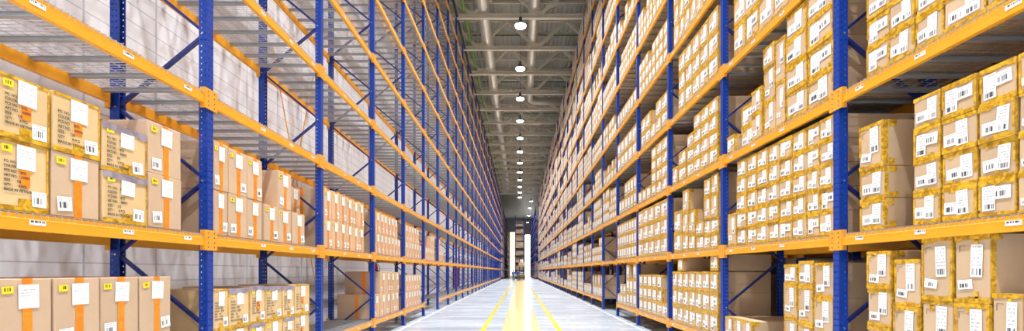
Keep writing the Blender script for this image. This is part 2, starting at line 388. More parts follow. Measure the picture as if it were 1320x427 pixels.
for i in range(6):
    lamp(.07, 20.9 - 5.6 * i, LZ, 'round white high-bay lamp above the near aisle, %s ahead of the visible row' % ORD[i], LAMPP * 9, 'lamps over the aisle')
for i, y in enumerate([93, 103, 117, 133]):
    lamp(2.5, y, LZ, 'small distant high-bay lamp beyond the racks, %s from the near end' % ORD[i], LAMPP * 5, 'lamps beyond the cross aisle')

# ------------------------------------------------------------------ racking
def post_mesh(s, front, H, m, simple=False):
    """open C section, centred; the open side looks into the frame"""
    b = MB(); d = s if front else -s         # outward-facing web is at -d
    w, t = .05, .003
    if simple:
        b.box((-.05, -.045, 0), (.05, .045, H), m)
    else:
        b.box((-d * w, -.045, 0), (-d * (w - t), .045, H), m)
        for y in (-.045, .042): b.box((-d * (w - t), y, 0), (d * w, y + t, H), m)
        for y in (-.045, .027): b.box((d * (w - t), y, 0), (d * w, y + .018, H), m)
    return b.mesh('upright_post')
def beam_mesh(s, front, L_, labels, far=False):
    """s*outward; local origin at beam centre height, aisle side face x=0, runs +y"""
    b = MB(); f = 1 if front else -1
    def X(a): return s * f * a
    prof = [(0, -.06), (0, .022), (.012, .03), (.012, .06), (.05, .06), (.05, -.06)]
    if far: prof = [(0, -.06), (0, .06), (.05, .06), (.05, -.06)]
    n = len(prof)
    for i in range(n):
        (xa, za), (xb, zb) = prof[i], prof[(i + 1) % n]
        q = [(X(xa), .05, za), (X(xb), .05, zb), (X(xb), L_ - .05, zb), (X(xa), L_ - .05, za)]
        b.quad(q, M_orange)
    for ya, yb in ((-.0445, .052), (L_ - .052, L_ + .0445)):
        b.box((X(-.014), ya, -.115), (X(-.008), yb, .115), M_orange_b)
        b.box((X(-.008), ya if ya > 1 else yb - .006, -.115), (X(.045), (ya + .006) if ya > 1 else yb, .115), M_orange_b)
        if not far:
            for z in (-.08, -.03, .03, .08): b.box((X(-.0145), (ya + yb) / 2 - .008, z - .008), (X(-.013), (ya + yb) / 2 + .008, z + .008), M_blue)
    if labels: loc_labels(b, s, L_)
    return b.mesh('shelf_beam')
def loc_labels(b, s, L_, only=None):
    for i, y in enumerate((.98, 1.72, 2.42)):
        if only is not None and i != only: continue
        x = -s * .003
        a, c = (y - .055, y + .055) if s < 0 else (y + .055, y - .055)
        b.quad([(x, a, -.018), (x, c, -.018), (x, c, .02), (x, a, .02)], M_loc)
def wires(b, s, L_, D, step, th, lip=True):
    x0 = .0
    y = .03
    while y < L_ - .02:
        b.box((s * x0, y - th / 2, 0), (s * D, y + th / 2, th), M_zinc)
        if lip: b.box((s * (x0 - th), y - th / 2, -.035), (s * x0, y + th / 2, th), M_zinc)
        y += step
    n = 9 if lip else 6
    for i in range(n):
        x = .02 + (D - .05) * i / (n - 1)
        b.box((s * x, .03, th), (s * (x + th), L_ - .03, 2 * th), M_zinc)
def deckbar(b, s, y, D):
    b.box((s * .05, y - .022, -.035), (s * (D - .05), y + .022, -.001), M_bar)
    b.box((s * .05, y - .03, -.006), (s * (D - .05), y + .03, -.001), M_bar)
def deck_mesh(s, L_, D, near, bars):
    b = MB()
    wires(b, s, L_, D, .05 if near else .1, .0055 if near else .009, near)
    if bars:
        for i in range(8): deckbar(b, s, .17 + .35 * i, D)
    return b.mesh('wire_deck')

def append(dst, me, off):
    """copy a mesh's faces into a builder at an offset"""
    i0 = len(dst.v); dst.v += [(v.co.x + off[0], v.co.y + off[1], v.co.z + off[2]) for v in me.vertices]
    uvd = me.uv_layers[0].data if me.uv_layers else None
    for p in me.polygons:
        dst.f.append(tuple(i0 + k for k in p.vertices)); dst.m.append(dst.mi(me.materials[p.material_index]))
        dst.uv += [tuple(uvd[l].uv) for l in p.loop_indices]

def pallet_rack(s, XF, k0, k1, nlev, label, tunnel=(), D=1.1, H=15.9, near=True, ybase=Y0):
    root = empty('pallet_rack', (s * XF, 0, 0)); tag(root, label, 'pallet rack')
    Fy = lambda k: ybase + PITCH * k
    LB = PITCH - .09
    pm = {(fr, q): post_mesh(s, fr, H, M_perf if q else M_blue, not q) for fr in (True, False) for q in (True, False)}
    bp = MB(); bp.box((-.08, -.08, 0), (.08, .08, .012), M_blue)
    for bx, by in ((-.065, -.065), (.065, .065)): bp.tube([(bx, by, .012), (bx, by, .03)], .01, M_bolt, 6)
    bpm = bp.mesh('base_plate')
    for k in range(k0, k1 + 1):
        for fr in (True, False):
            q = k <= 5 and near
            o = link('upright_post', pm[(fr, q)], root, (s * (.05 if fr else D - .05), Fy(k), 0))
            link('base_plate', bpm, o)
    # braces
    br = []
    for k in range(k0, k1 + 1):
        z = .2; fr = False
        while z + .83 < H:
            br.append((k, z, fr)); z += .83; fr = not fr
    def brace(b, k, z, fr):
        xa, xb = (.06, D - .06) if fr else (D - .06, .06)
        y = Fy(k) if k else Fy(k)
        p = (s * xa, y, z); q = (s * xb, y, z + .81)
        b.bar(p, q, .03, .045, M_blue2, (0, 1, 0))
        b.tube([(q[0], y - .05, q[2]), (q[0], y + .05, q[2])], .012, M_bolt, 6)
    br.sort(key=lambda t: -area((s * XF, Fy(t[0]) - .02, t[1]), (s * (XF + D), Fy(t[0]) + .02, t[1] + .83)))
    for t in br[:95 if near else 0]:
        b = MB(); brace(b, *t); build('diagonal_brace', b, root)
    b = MB()
    for t in br[95 if near else 0:]: brace(b, *t)
    if b.v: tag(build('diagonal_brace', b, root), kind='stuff')
    # beams and decks
    bays = []
    for k in range(k0, k1):
        for n in range(nlev):
            if k in tunnel and n == 0: continue
            bays.append((k, n))
    fb = [(k, n, fr) for (k, n) in bays for fr in (True, False)]
    def ar(t):
        x0 = XF if t[2] else XF + D - .05
        v = area((s * x0, Fy(t[0]), LV(t[1]) - .06), (s * (x0 + .05), Fy(t[0] + 1), LV(t[1]) + .06)); return -v * (1 if t[2] else .6)
    fb.sort(key=ar)
    NI = 98 if near else 0
    m1 = {(fr, lb): beam_mesh(s, fr, LB, lb) for fr in (True, False) for lb in (True, False)}
    m2 = {fr: beam_mesh(s, fr, LB, fr, True) for fr in (True, False)}
    lm = []
    for i in range(3):
        q = MB(); loc_labels(q, s, LB, i); lm.append(q.mesh('location_label'))
    nl = 0
    off = lambda k, n, fr: (s * (.004 if fr else D - .004), Fy(k) + .045, LV(n))
    for i, (k, n, fr) in enumerate(fb[:NI]):
        near_l = fr and nl < 90
        o = link('shelf_beam', m1[(fr, fr and not near_l)], root, off(k, n, fr))
        if near_l:
            for me in lm: link('location_label', me, o); nl += 1
    b = MB()
    for (k, n, fr) in fb[NI:]: append(b, m2[fr], off(k, n, fr))
    if b.v: tag(build('shelf_beam', b, root), kind='stuff')
    ds = sorted(bays, key=lambda t: -area((s * XF, Fy(t[0]), LV(t[1])), (s * (XF + D), Fy(t[0] + 1), LV(t[1]) + .02)))
    dn = deck_mesh(s, LB + .07, D, True, False); dm = deck_mesh(s, LB + .07, D, True, True); dfar = deck_mesh(s, LB + .07, D, False, True)
    NI = 98 if near else 0
    offd = lambda k, n: (0, Fy(k) + .01, LV(n) + .061)
    bm = MB(); deckbar(bm, s, 0, D); bm = bm.mesh('support_bar')
    for i, (k, n) in enumerate(ds[:NI]):
        o = link('wire_deck', dn if i < 12 else dm, root, offd(k, n))
        if i < 12:
            for j in range(8): link('support_bar', bm, o, (0, .17 + .35 * j, 0))
    b = MB()
    for (k, n) in ds[NI:]: append(b, dfar, offd(k, n))
    if b.v: tag(build('wire_deck', b, root), kind='stuff')
    return root
rackL = pallet_rack(-1, XL, 0, NB, NLEV, 'tall blue and orange pallet rack along the left side, mostly empty above', tunnel=(5,))
rackR = pallet_rack(1, XR, 0, NB, NLEV, 'tall blue and orange pallet rack along the right side, packed with cartons', tunnel=(5,))
# spine bracing on the back of the left rack
for (ya, za, yb, zb) in ((8.15, 5.9, 10.3, .3), (10.2, 7.2, 8.9, 3.4)):
    b = MB(); b.bar((-1.12, ya, za), (-1.12, yb, zb), .03, .008, M_orange, (1, 0, 0)); build('spine_brace', b, rackL)
# racks beyond the cross aisle
pallet_rack(-1, 3.4, 0, 17, 9, 'far dark laden rack beyond the cross aisle on the left', near=False, ybase=92, H=15)
pallet_rack(1, 3.35, 0, 17, 9, 'far empty blue rack beyond the cross aisle on the right', near=False, ybase=90, H=15)
pallet_rack(1, -.95, 0, 14, 8, 'far laden rack end standing between the two bright openings', near=False, ybase=96, H=14, D=2.0)
# back to back row behind the right rack
pallet_rack(1, XR + 1.35, 0, 12, 6, 'dim back-to-back rack row behind the right cartons', near=False, H=10.2)

# ------------------------------------------------------------------ cartons
CART = []          # dict per carton
TOPZ = .075
def shelf(n): return LV(n) + TOPZ
def add(s, bay, lev, col, row, ya, yb, za, zb, typ, depth=None, inset=None, **kw):
    XF = XL if s < 0 else XR
    ins = .02 + R.uniform(0, .015) if inset is None else inset
    CART.append(dict(s=s, bay=bay, lev=lev, col=col, row=row, ya=ya, yb=yb, za=za, zb=zb, typ=typ, xf=XF + ins, depth=depth or (.9 if s < 0 else .98), **kw))
def stack(s, bay, lev, col, ya, yb, hs, typ, **kw):
    z = shelf(lev)
    typs = typ if isinstance(typ, (list, tuple)) else [typ] * len(hs)
    for r, (h, t) in enumerate(zip(hs, typs)):
        add(s, bay, lev, col, r, ya + .004, yb - .004, z, z + h - .002, t, **kw); z += h
def block(s, bay, lev, ya, yb, ncol, h, rows, typ, ragged=0., wob=.0, c0=0):
    w = (yb - ya) / ncol
    for c in range(ncol):
        rr = rows - (R.choice([0, 1, 1, 2]) if R.random() < ragged else 0)
        d = R.uniform(0, wob)
        stack(s, bay, lev, c + c0, ya + w * c, ya + w * (c + 1), [h * R.uniform(.985, 1.0)] * max(1, rr), typ, inset=.02 + d)
YLp = lambda p: XL * F / (CX - p) + .0
YRp = lambda p: (XR + .03) * F / (p - CX)
A, B, K = 'orange', 'film', 'mustard'
# left, nearest bay, second shelf
for c, (p0, p1, hs_, ty) in enumerate([(-75, 0, (.5, .44), (B, A)), (0, 68, (.50, .44), (B, B)), (70, 133, (.50, .45), (A, B)), (134, 193, (.44, .42), (B, B)), (193, 237, (.52, .50), (A, A))]):
    stack(-1, 0, 1, c, YLp(p0 + 1), YLp(p1), hs_, ty)
# left, nearest bay, bottom shelf
for c, (p0, p1) in enumerate([(-90, 0), (1, 74), (74, 133), (134, 184), (184, 224)]):
    stack(-1, 0, 0, c, YLp(p0), YLp(p1), (.555, .56), A)
# left bay 1
for c, (p0, p1, h2) in enumerate([(276, 297, .49), (297, 324, .48), (325, 344, .50), (344, 367, .48), (367, 382, .47), (382, 401, .49)]):
    stack(-1, 1, 0, c, YLp(p0), YLp(p1), (.465, h2), B)
for c, (p0, p1, hs_) in enumerate([(277, 297, (.53, .56)), (297, 321, (.53, .55)), (321, 341, (.53, .55)), (343, 361, (.51,)), (361, 378, (.51, .55)), (379, 395, (.50,))]):
    stack(-1, 1, 1, c, YLp(p0), YLp(p1), hs_, A)
stack(-1, 1, 1, 6, 7.22, 7.58, (.5, .5), A, inset=.3)
# left bay 2.. onwards
block(-1, 2, 1, 7.87, 9.9, 6, .55, 2, A)
stack(-1, 2, 1, 6, 9.92, 10.2, (.5, .5), A, inset=.25)
stack(-1, 3, 0, 0, 10.62, 11.05, (.60,), A); stack(-1, 3, 0, 1, 11.07, 11.6, (.6, .56), A); stack(-1, 3, 0, 2, 11.6, 11.95, (.6, .56), A); stack(-1, 3, 0, 3, 12.0, 12.4, (.6, .54), A); stack(-1, 3, 0, 4, 12.4, 12.8, (.6, .54), A)
block(-1, 3, 1, 10.7, 12.6, 6, .53, 2, A)
stack(-1, 3, 1, 6, 12.62, 12.95, (.5,), A)
block(-1, 4, 0, 13.45, 15.6, 6, .53, 2, A)
block(-1, 4, 1, 13.45, 15.3, 5, .52, 2, A)
stack(-1, 4, 1, 5, 15.35, 15.7, (.5,), A)
block(-1, 5, 1, 16.3, 18.1, 5, .5, 2, A, .3)
block(-1, 6, 1, 19.1, 20.2, 3, .5, 2, A, .5)
# right, nearest bay
for c, (p0, p1) in enumerate([(1395, 1355), (1355, 1310), (1310, 1260), (1260, 1213), (1213, 1176)]):
    stack(1, 0, 1, 4 - c if False else c, YRp(p0), YRp(p1) - .01, (.285, .285, .29, .29), K)
stack(1, 0, 1, 5, YRp(1140), YRp(1108), (.31, .32, .46), K)
for c, (p0, p1) in enumerate([(1390, 1330), (1330, 1272), (1272, 1217), (1217, 1180), (1180, 1147), (1147, 1117)]):
    stack(1, 0, 2, c, YRp(p0), YRp(p1), (.29, .29, .29, .29), K)
stack(1, 0, 0, 0, 2.8, 3.13, (.5, .5), K)
stack(1, 0, 0, 1, YRp(1320), YRp(1278), (.5, .5), K); stack(1, 0, 0, 2, YRp(1277), YRp(1230), (.45, .46, .55), K); stack(1, 0, 0, 3, YRp(1229), YRp(1188), (.45, .46, .55), K)
stack(1, 0, 0, 4, YRp(1186), YRp(1152), (.42, .42, .44), K); stack(1, 0, 0, 5, YRp(1150), YRp(1118), (.30, .31, .38, .38), K)
# right bay 1
cols = [1077, 1057, 1040, 1022, 1005, 991, 976, 963, 950]
for c in range(8): stack(1, 1, 1, c, YRp(cols[c]), YRp(cols[c + 1]), (.278,) * 5, K)
stack(1, 1, 1, 8, YRp(949), YRp(938), (.56,), K)
stack(1, 1, 2, 0, 5.03, 5.48, (.36, .36, .36, .34), K); stack(1, 1, 2, 1, 5.5, 5.92, (.36, .36, .36, .34), K); stack(1, 1, 2, 2, 5.94, 6.17, (.62, .6), K)
stack(1, 1, 2, 3, 6.18, 6.47, (.46, .50, .30), K); stack(1, 1, 2, 4, 6.5, 6.8, (.38, .38), K)
stack(1, 1, 2, 5, 6.84, 7.3, (.34, .36), K, inset=.12); stack(1, 1, 2, 6, 7.32, 7.6, (.3,), K)
stack(1, 1, 0, 0, 5.03, 5.36, (.42, .43, .42), K); stack(1, 1, 0, 1, 5.38, 5.67, (.5, .48, .32), K); stack(1, 1, 0, 2, 5.69, 5.97, (.55, .44, .27), K)
for c, (a_, b_) in enumerate([(6.8, 7.1), (7.1, 7.4), (7.4, 7.68)]): stack(1, 1, 0, 3 + c, a_, b_, (.38,), K)
block(1, 1, 3, 5.05, 7.35, 6, .47, 3, K)
# right bay 2
block(1, 2, 0, 7.95, 10.3, 7, .39, 3, K); add(1, 2, 0, 0, 3, 7.96, 8.27, shelf(0) + 1.172, shelf(0) + 1.47, K); add(1, 2, 0, 5, 3, 9.65, 9.97, shelf(0) + 1.172, shelf(0) + 1.45, K)
stack(1, 2, 1, 0, 7.95, 8.25, (.28, .3, .42, .38), K); stack(1, 2, 1, 1, 8.26, 8.55, (.28, .3, .42, .35), K); stack(1, 2, 1, 2, 8.56, 8.95, (.3, .28), K); stack(1, 2, 1, 3, 9., 9.35, (.36, .5), K); stack(1, 2, 1, 4, 9.36, 9.7, (.4, .45, .5), K); stack(1, 2, 1, 5, 9.72, 10.2, (.45, .5), K)
block(1, 2, 2, 7.95, 9.4, 4, .30, 4, K, .2); block(1, 2, 2, 9.45, 9.9, 1, .33, 2, K, c0=4); block(1, 2, 2, 9.95, 10.3, 1, .4, 1, K, c0=5)
block(1, 2, 3, 7.95, 9.9, 5, .42, 3, K)
block(1, 2, 4, 7.95, 10.2, 7, .46, 3, K)
done = {(1, 0, 0), (1, 0, 1), (1, 0, 2), (1, 1, 0), (1, 1, 1), (1, 1, 2), (1, 1, 3), (1, 2, 0), (1, 2, 1), (1, 2, 2), (1, 2, 3), (1, 2, 4)}
R2 = random.Random(11)
for bay in range(NB):
    for lev in range(NLEV):
        if (1, bay, lev) in done or (bay == 5 and lev in (0, 1)): continue
        ya, yb = FY(bay) + .08, FY(bay + 1) - .1
        h = R2.choice([.29, .33, .36, .42, .46, .50]); rows = int(1.42 / h)
        if R2.random() < .25: rows -= 1
        n = R2.choice([6, 7, 8, 9]) if h < .4 else R2.choice([5, 6, 7, 8])
        if bay > 12: n = max(4, n - 2)
        split_ = R2.random()
        if split_ < .5:
            block(1, bay, lev, ya, yb - R2.choice([0, .1, .3]), n, h, rows, K, .15)
        elif split_ < .85:
            m_ = n // 2; ym = ya + (yb - ya) * m_ / n
            block(1, bay, lev, ya, ym, m_, h, rows, K, .1); h2 = R2.choice([.3, .36, .45]); block(1, bay, lev, ym + .03, yb, n - m_, h2, max(1, int(1.4 / h2) - R2.choice([0, 1])), K, .3, c0=m_)
        else:
            block(1, bay, lev, ya, yb, n, h, max(2, rows - 1), K, .6, .04)
NEARC = list(CART)
# which cartons show largest: the first 300 stand alone
for c in CART:
    s = c['s']; fa = area((s * c['xf'], c['ya'], c['za']), (s * c['xf'] + s * .001, c['yb'], c['zb']))
    c['a'] = fa + .1 * area((s * c['xf'], c['ya'], c['za']), (s * (c['xf'] + c['depth']), c['ya'] + .001, c['zb']))
CART.sort(key=lambda c: -c['a'])
IND = [c for c in CART[:300]]; REST = CART[300:]

text_cache = {}
def text_mesh(body, size):
    k = (body, size)
    if k not in text_cache:
        cu = bpy.data.curves.new('t', 'FONT'); cu.body = body; cu.size = size; cu.space_line = 1.25; cu.resolution_u = 2; cu.offset = .0009
        o = bpy.data.objects.new('t', cu); C.objects.link(o)
        dg = bpy.context.evaluated_depsgraph_get(); me = bpy.data.meshes.new_from_object(o.evaluated_get(dg)); me.materials.clear(); me.materials.append(M_ink)
        bpy.data.objects.remove(o); text_cache[k] = me
    return text_cache[k]

def lab_quad(b, s, x, yc, zc, w, h, m, rot=0., e=.003):
    """flat sticker on the aisle face; reads left to right from the aisle; rot in radians"""
    # reading direction along y: from the aisle, looking to +x (s>0) right is -y ; looking to -x right is +y
    d = 1 if s < 0 else -1
    ca, sa = math.cos(rot), math.sin(rot); P = []
    for u, v in ((-.5, -.5), (.5, -.5), (.5, .5), (-.5, .5)):
        a, c = u * w, v * h; P.append((x - s * e, yc + d * (a * ca - c * sa), zc + a * sa + c * ca))
    if s < 0: b.quad(P, m)
    else: b.quad(P, m)

def tape_strips(b, s, w, h, dp, m, tw=.045, e=.0022, rr=R, top=True, full=True):
    """mustard tape along the edges of the aisle face, folded round onto the neighbours; local coords: face x=0, y 0..w, z 0..h"""
    def slab(x0, y0, z0, x1, y1, z1): b.box((s * x0, y0, z0), (s * x1, y1, z1), m)
    t1 = tw * rr.uniform(.8, 1.25); t2 = tw * rr.uniform(.6, 1.1)
    n = 5
    for (za, sg, so) in ((h, -1, .001), (0, 1, .001)):       # top and bottom edge, ragged
        for i in range(n):
            t = (t1 if sg < 0 else t2) * rr.uniform(.6, 1.15)
            y0, y1 = w * i / n, w * (i + 1) / n
            b.hexa([(-s * e, y0, za), (-s * e, y1, za), (0, y1, za), (0, y0, za)] + [(-s * e, y0, za + sg * t), (-s * e, y1, za + sg * t * rr.uniform(.8, 1.2)), (0, y1, za + sg * t), (0, y0, za + sg * t)], m)
    slab(.004, .004, h, tw * .9, w - .004, h + .0012)
    for (ya, sg) in ((0, 1), (w, -1)):
        if rr.random() < .3: continue
        a = t2 + rr.uniform(0, .25) * h if rr.random() < .5 else t2
        t = tw * rr.uniform(.25, .6)
        slab(-e, ya, a, 0, ya + sg * t, h - t1 * .9)
    slab(.004, -e, .004, tw * rr.uniform(.5, 1.1), 0, h - .004)
    for z in (.004, h - .004):                              # corner patches on the near side face
        zz = tw * rr.uniform(1.0, 1.6) * (1 if z < .1 else -1)
        slab(tw * 1.12, -e, z, rr.uniform(.09, .14), 0, z + zz)
    if rr.random() < .5:
        y = rr.uniform(.3, .7) * w; slab(-e, y, t2 * .9, 0, y + tw * .8, rr.uniform(.15, .25) * h)
        slab(-e, y, h - t1 * .9, 0, y + tw * .8, h - rr.uniform(.15, .22) * h)

nm = ['bottom', 'second', 'third', 'fourth', 'fifth', 'sixth']
def clabel(c):
    side = 'left' if c['s'] < 0 else 'right'
    look = {A: 'brown carton with orange tape', B: 'shiny yellowish printed carton', K: 'kraft carton with mustard tape'}[c['typ']]
    bayw = ['nearest bay', 'second bay', 'third bay', 'fourth bay', 'fifth bay'] + [ORD[i] + ' bay' for i in range(5, 30)]
    lvw = ['bottom shelf'] + [ORD[i] + ' shelf' for i in range(1, 12)]
    return '%s, %s rack, %s, %s, %s column, %s row' % (look, side, bayw[c['bay']], lvw[c['lev']], ORD[c['col']], nm[c['row']])
TXT = 'PO. NO.:   4500317\nCOLOR:\nPCS NO. :  8/32\nART.NO. :  A0903\nSIZE :     OS\nQTY :      4 PCS\nMADE IN VIETNAM'
for c in IND:
    s, w, h, dp, ty = c['s'], c['yb'] - c['ya'], c['zb'] - c['za'], c['depth'], c['typ']
    big = c['a'] > 900; mid = c['a'] > 160
    body = MB(); mt = {A: M_kraftL, B: M_film, K: M_kraft}[ty]
    body.cbox((0, 0, 0), (s * dp, w, h), mt, .006, .004)
    if big:                                    # flap slit on the near side and on top
        body.box((s * .01, w / 2 - .0015, h - .001), (s * (dp - .01), w / 2 + .0015, h + .0006), M_mark)
    o = build('carton', body, None, (s * c['xf'], c['ya'], c['za']))
    o['label'] = clabel(c); o['category'] = 'carton'
    o['group'] = 'cartons on the %s rack' % ('left' if s < 0 else 'right')
    rr = random.Random(int(c['ya'] * 1000) + c['row'] * 77 + c['lev'])
    if s > 0 and mid or s < 0:
        if not mid and s < 0 and c['a'] < 60: pass
    if ty == K:
        if mid:
            b = MB(); tape_strips(b, s, w, h, dp, M_tapeY, min(.055, .16 * min(w, h)), rr=rr); build('packing_tape', b, o)
            tall = h > 1.25 * w; sc = min(1., w / .36)
            lay = rr.randrange(3)
            b1, b2 = MB(), MB()
            if tall:
                lab_quad(b1, s, 0, w * .36, h * .62, .12 * sc, .26 * min(1, h / .45), M_ship, rr.uniform(-.04, .04)); lab_quad(b2, s, -s * .0012, w * .68, h * .27, .15 * sc, .10 * sc, M_barl, rr.uniform(-.15, .15))
            elif lay == 0:
                lab_quad(b1, s, 0, w * .70, h * .48, .36 * w, .66 * h, M_ship, rr.uniform(-.05, .05)); lab_quad(b2, s, -s * .0012, w * .32, h * .60, .46 * w, .34 * h, M_barl, rr.uniform(-.07, .07))
            elif lay == 1:
                lab_quad(b1, s, 0, w * .30, h * .52, .34 * w, .66 * h, M_ship, rr.uniform(-.06, .06)); lab_quad(b2, s, -s * .0012, w * .66, h * .36, .44 * w, .32 * h, M_barl, rr.uniform(-.08, .08))
            else:
                lab_quad(b1, s, 0, w * .40, h * .50, .34 * w, .70 * h, M_ship, rr.uniform(-.05, .05)); lab_quad(b2, s, -s * .0012, w * .72, h * .36, .42 * w, .34 * h, M_barl, rr.uniform(-.06, .06))
            build('shipping_label', b1, o); build('barcode_label', b2, o)
            if tall and big:
                b = MB(); y = w * .86
                b.box((-s * .001, y - .05, h * .84), (0, y, h * .84 + .004), M_mark); b.box((-s * .001, y - .004, h * .84 - .05), (0, y, h * .84), M_mark); build('corner_print', b, o)
        else:
            b = MB(); t = .05
            for q in ((0, h - t, w, h), (0, 0, w, t), (0, t, t * .7, h - t), (w - t * .7, t, w, h - t)):
                b.box((-s * .002, q[0], q[1]), (0, q[2], q[3]), M_tapeY)
            b.box((0, -.002, h - .07), (s * .08, 0, h), M_tapeY); build('packing_tape', b, o)
            b = MB(); lab_quad(b, s, 0, w * rr.uniform(.42, .58), h * .5, .55 * w, .6 * h, M_ship, rr.uniform(-.05, .05)); build('shipping_label', b, o)
    else:
        e = .0022; tw = .062 if w > .3 else .05
        if ty == A:
            b = MB(); y = w * .52
            b.box((-s * e, y - tw / 2, 0), (0, y + tw / 2, h), M_tapeO); b.box((-s * e, y - tw / 2, h), (s * dp, y + tw / 2, h + e), M_tapeO)
            b.box((s * (dp * .42), -e, 0), (s * (dp * .42 + .08), 0, h), M_tapeO)
            build('packing_tape', b, o)
        else:
            b = MB(); y = w * .52
            b.box((-s * e, 0, 0), (0, w, .035), M_tapeY); b.box((-s * e, y - .04, .035), (-s * .0, y + .05, .09), M_tapeY)
            b.box((-s * e, 0, h - .022), (0, w, h), M_tapeY); b.box((-s * e, w - .012, .035), (0, w, h - .022), M_tapeY)
            if rr.random() < .6: b.box((-s * e, y - tw / 2, h * .35), (0, y + tw / 2, h - .022), M_tapeO)
            build('packing_tape', b, o)
            if rr.random() < .5:
                b = MB(); n = 5
                for i in range(n): b.box((-s * .005, w * i / n, h - .045 - rr.uniform(0, .02)), (-s * .0026, w * (i + 1) / n, h + .0015), M_purple)
                b.box((-s * .0026, 0, h + .0004), (s * dp * .6, w, h + .0015), M_purple); build('film_wrap', b, o)
            if c['a'] > 300:
                me = text_mesh(TXT, .031 if w > .34 else .026)
                t = link('printed_text', me, o, (-s * .003, .05 * w + .02, h * .66)); t.rotation_euler = (math.pi / 2, 0, math.pi / 2 if s < 0 else -math.pi / 2); t.scale = (.8, 1, 1)
        b = MB(); lab_quad(b, s, -s * .001, w * .54, h * .77, .135 * min(1, w / .36), .17, M_note, rr.uniform(-.04, .04)); build('packing_list', b, o)
        b = MB(); lab_quad(b, s, -s * .001, w * rr.choice([.78, .80, .24 if ty == A else .8]), h * .20, .11 * min(1, w / .36), .11, M_barl, rr.uniform(-.08, .12)); build('barcode_label', b, o)
        if rr.random() < .8:
            b = MB(); lab_quad(b, s, -s * .001, w * .17, h * .86, .07 * min(1, w / .36), .05, M_yel, rr.uniform(-.05, .08)); build('yellow_sticker', b, o)

# the smaller, farther cartons beyond the first three hundred
def far_carton(b, c, rr, lod):
    s, x, ya, yb, za, zb, dp = c['s'], c['s'] * c['xf'], c['ya'], c['yb'], c['za'], c['zb'], c['depth']
    ty = c['typ']; w, h = yb - ya, zb - za
    b.box((x, ya, za), (x + s * dp, yb, zb), {A: M_kraftL, B: M_film, K: M_kraft}[ty])
    xs = x - s * .004
    if ty == K:
        t = .05
        for (a0, b0, a1, b1) in ((0, h - t, w, h), (0, 0, w, t), (0, t, t * .7, h - t), (w - t * .7, t, w, h - t)):
            b.quad([(xs, ya + a0, za + b0), (xs, ya + a1, za + b0), (xs, ya + a1, za + b1), (xs, ya + a0, za + b1)], M_tapeY)
        if lod: b.quad([(x, ya - .004, zb - .07), (x + s * .09, ya - .004, zb - .07), (x + s * .09, ya - .004, zb), (x, ya - .004, zb)], M_tapeY)
        lab_quad(b, s, x, ya + w * rr.uniform(.45, .55), za + h * .5, .66 * w, .70 * h, M_ship, rr.uniform(-.04, .04), .006)
    else:
        y = ya + w * .52
        b.quad([(xs, y - .03, za), (xs, y + .03, za), (xs, y + .03, zb), (xs, y - .03, zb)], M_tapeO)
        lab_quad(b, s, x, y, za + h * .78, .13, .16, M_note, 0, .006); lab_quad(b, s, x, ya + w * .75, za + h * .2, .1, .1, M_barl, 0, .006)
b = MB(); rr = random.Random(3)
for c in REST: far_carton(b, c, rr, c['a'] > 30)
# goods on the far racks and the hidden back row
for (sx, x0, dp, yb_, n, lv, fillp) in ((1, 3.37, .9, 90, 17, 2, .9), (-1, 3.42, .9, 92, 17, 9, .8), (1, -.93, 1.8, 96, 14, 8, .75)):
    for k in range(n):
        for l in range(lv):
            y = yb_ + PITCH * k + .1
            while y < yb_ + PITCH * (k + 1) - .7:
                w = rr.choice([.4, .55, .6]); hh = rr.choice([.5, .8, 1.1, 1.3])
                if rr.random() < fillp: b.box((sx * x0, y, shelf(l)), (sx * x0 + sx * dp, y + w - .02, shelf(l) + hh), M_kraft)
                y += w
for k in range(12):
    for l in range(6):
        y = FY(k) + .1
        while y < FY(k + 1) - .7:
            w = rr.choice([.5, .6, .66]); hh = rr.choice([.8, 1.1, 1.3, 1.4])
            if rr.random() < .85: b.box((XR + 1.4, y, shelf(l)), (XR + 2.4, y + w - .02, shelf(l) + hh), M_kraft)
            y += w
tag(build('cartons', b), 'countless smaller kraft cartons filling the farther and higher shelves', 'cartons', 'cartons on the right rack', 'stuff')
NCART = len(CART); print('CARTONS', NCART, 'min indiv area', IND[-1]['a'])

# ------------------------------------------------------------------ fire gear by the left wall
def cyl(b, p, q, r, m, n=14): b.tube([p, q], r, m, n)
def hydrant(y, label):
    r = empty('fire_extinguisher', (WX + .14, y, 0)); tag(r, label, 'fire extinguisher')
    return r
r = hydrant(16.6, 'red fire extinguisher on a stand by the white wall behind brown cartons')
b = MB(); b.tube([(0, 0, 1.30), (0, 0, 1.33), (0, 0, 1.80), (0, 0, 1.88), (0, 0, 1.92)], [.07, .085, .085, .06, .03], M_red, 18); build('cylinder', b, r, None, True)
b = MB(); b.bar((-.05, 0, 1.95), (.12, 0, 1.98), .03, .02, M_dark); b.tube([(0, 0, 1.9), (0, 0, 1.96)], .02, M_dark, 8); build('handle', b, r)
b = MB(); b.tube([(.03, 0, 1.93), (.13, .05, 1.85), (.12, .08, 1.6), (.1, .08, 1.45)], .014, M_dark, 8); build('hose', b, r, None, True)
b = MB(); b.bar((-.06, 0, 0), (-.06, 0, 1.9), .05, .03, M_red); b.box((-.1, -.12, 0), (.12, .12, .02), M_red); b.box((-.07, -.08, 1.27), (.09, .08, 1.295), M_red); build('stand', b, r)
r = empty('hose_cabinet', (WX, 38, 0)); tag(r, 'tall narrow red fire hose cabinet against the white wall', 'fire cabinet')
b = MB(); b.box((.01, -.35, .25), (.3, .35, 2.0), M_red); b.box((.03, -.3, 0), (.28, .3, .25), M_dark); build('cabinet_body', b, r)
b = MB(); b.box((.3, -.32, .28), (.315, .32, 1.97), M_red); build('door', b, r)
b = MB(); b.box((.315, .2, 1.05), (.34, .24, 1.2), M_white); build('handle', b, r)

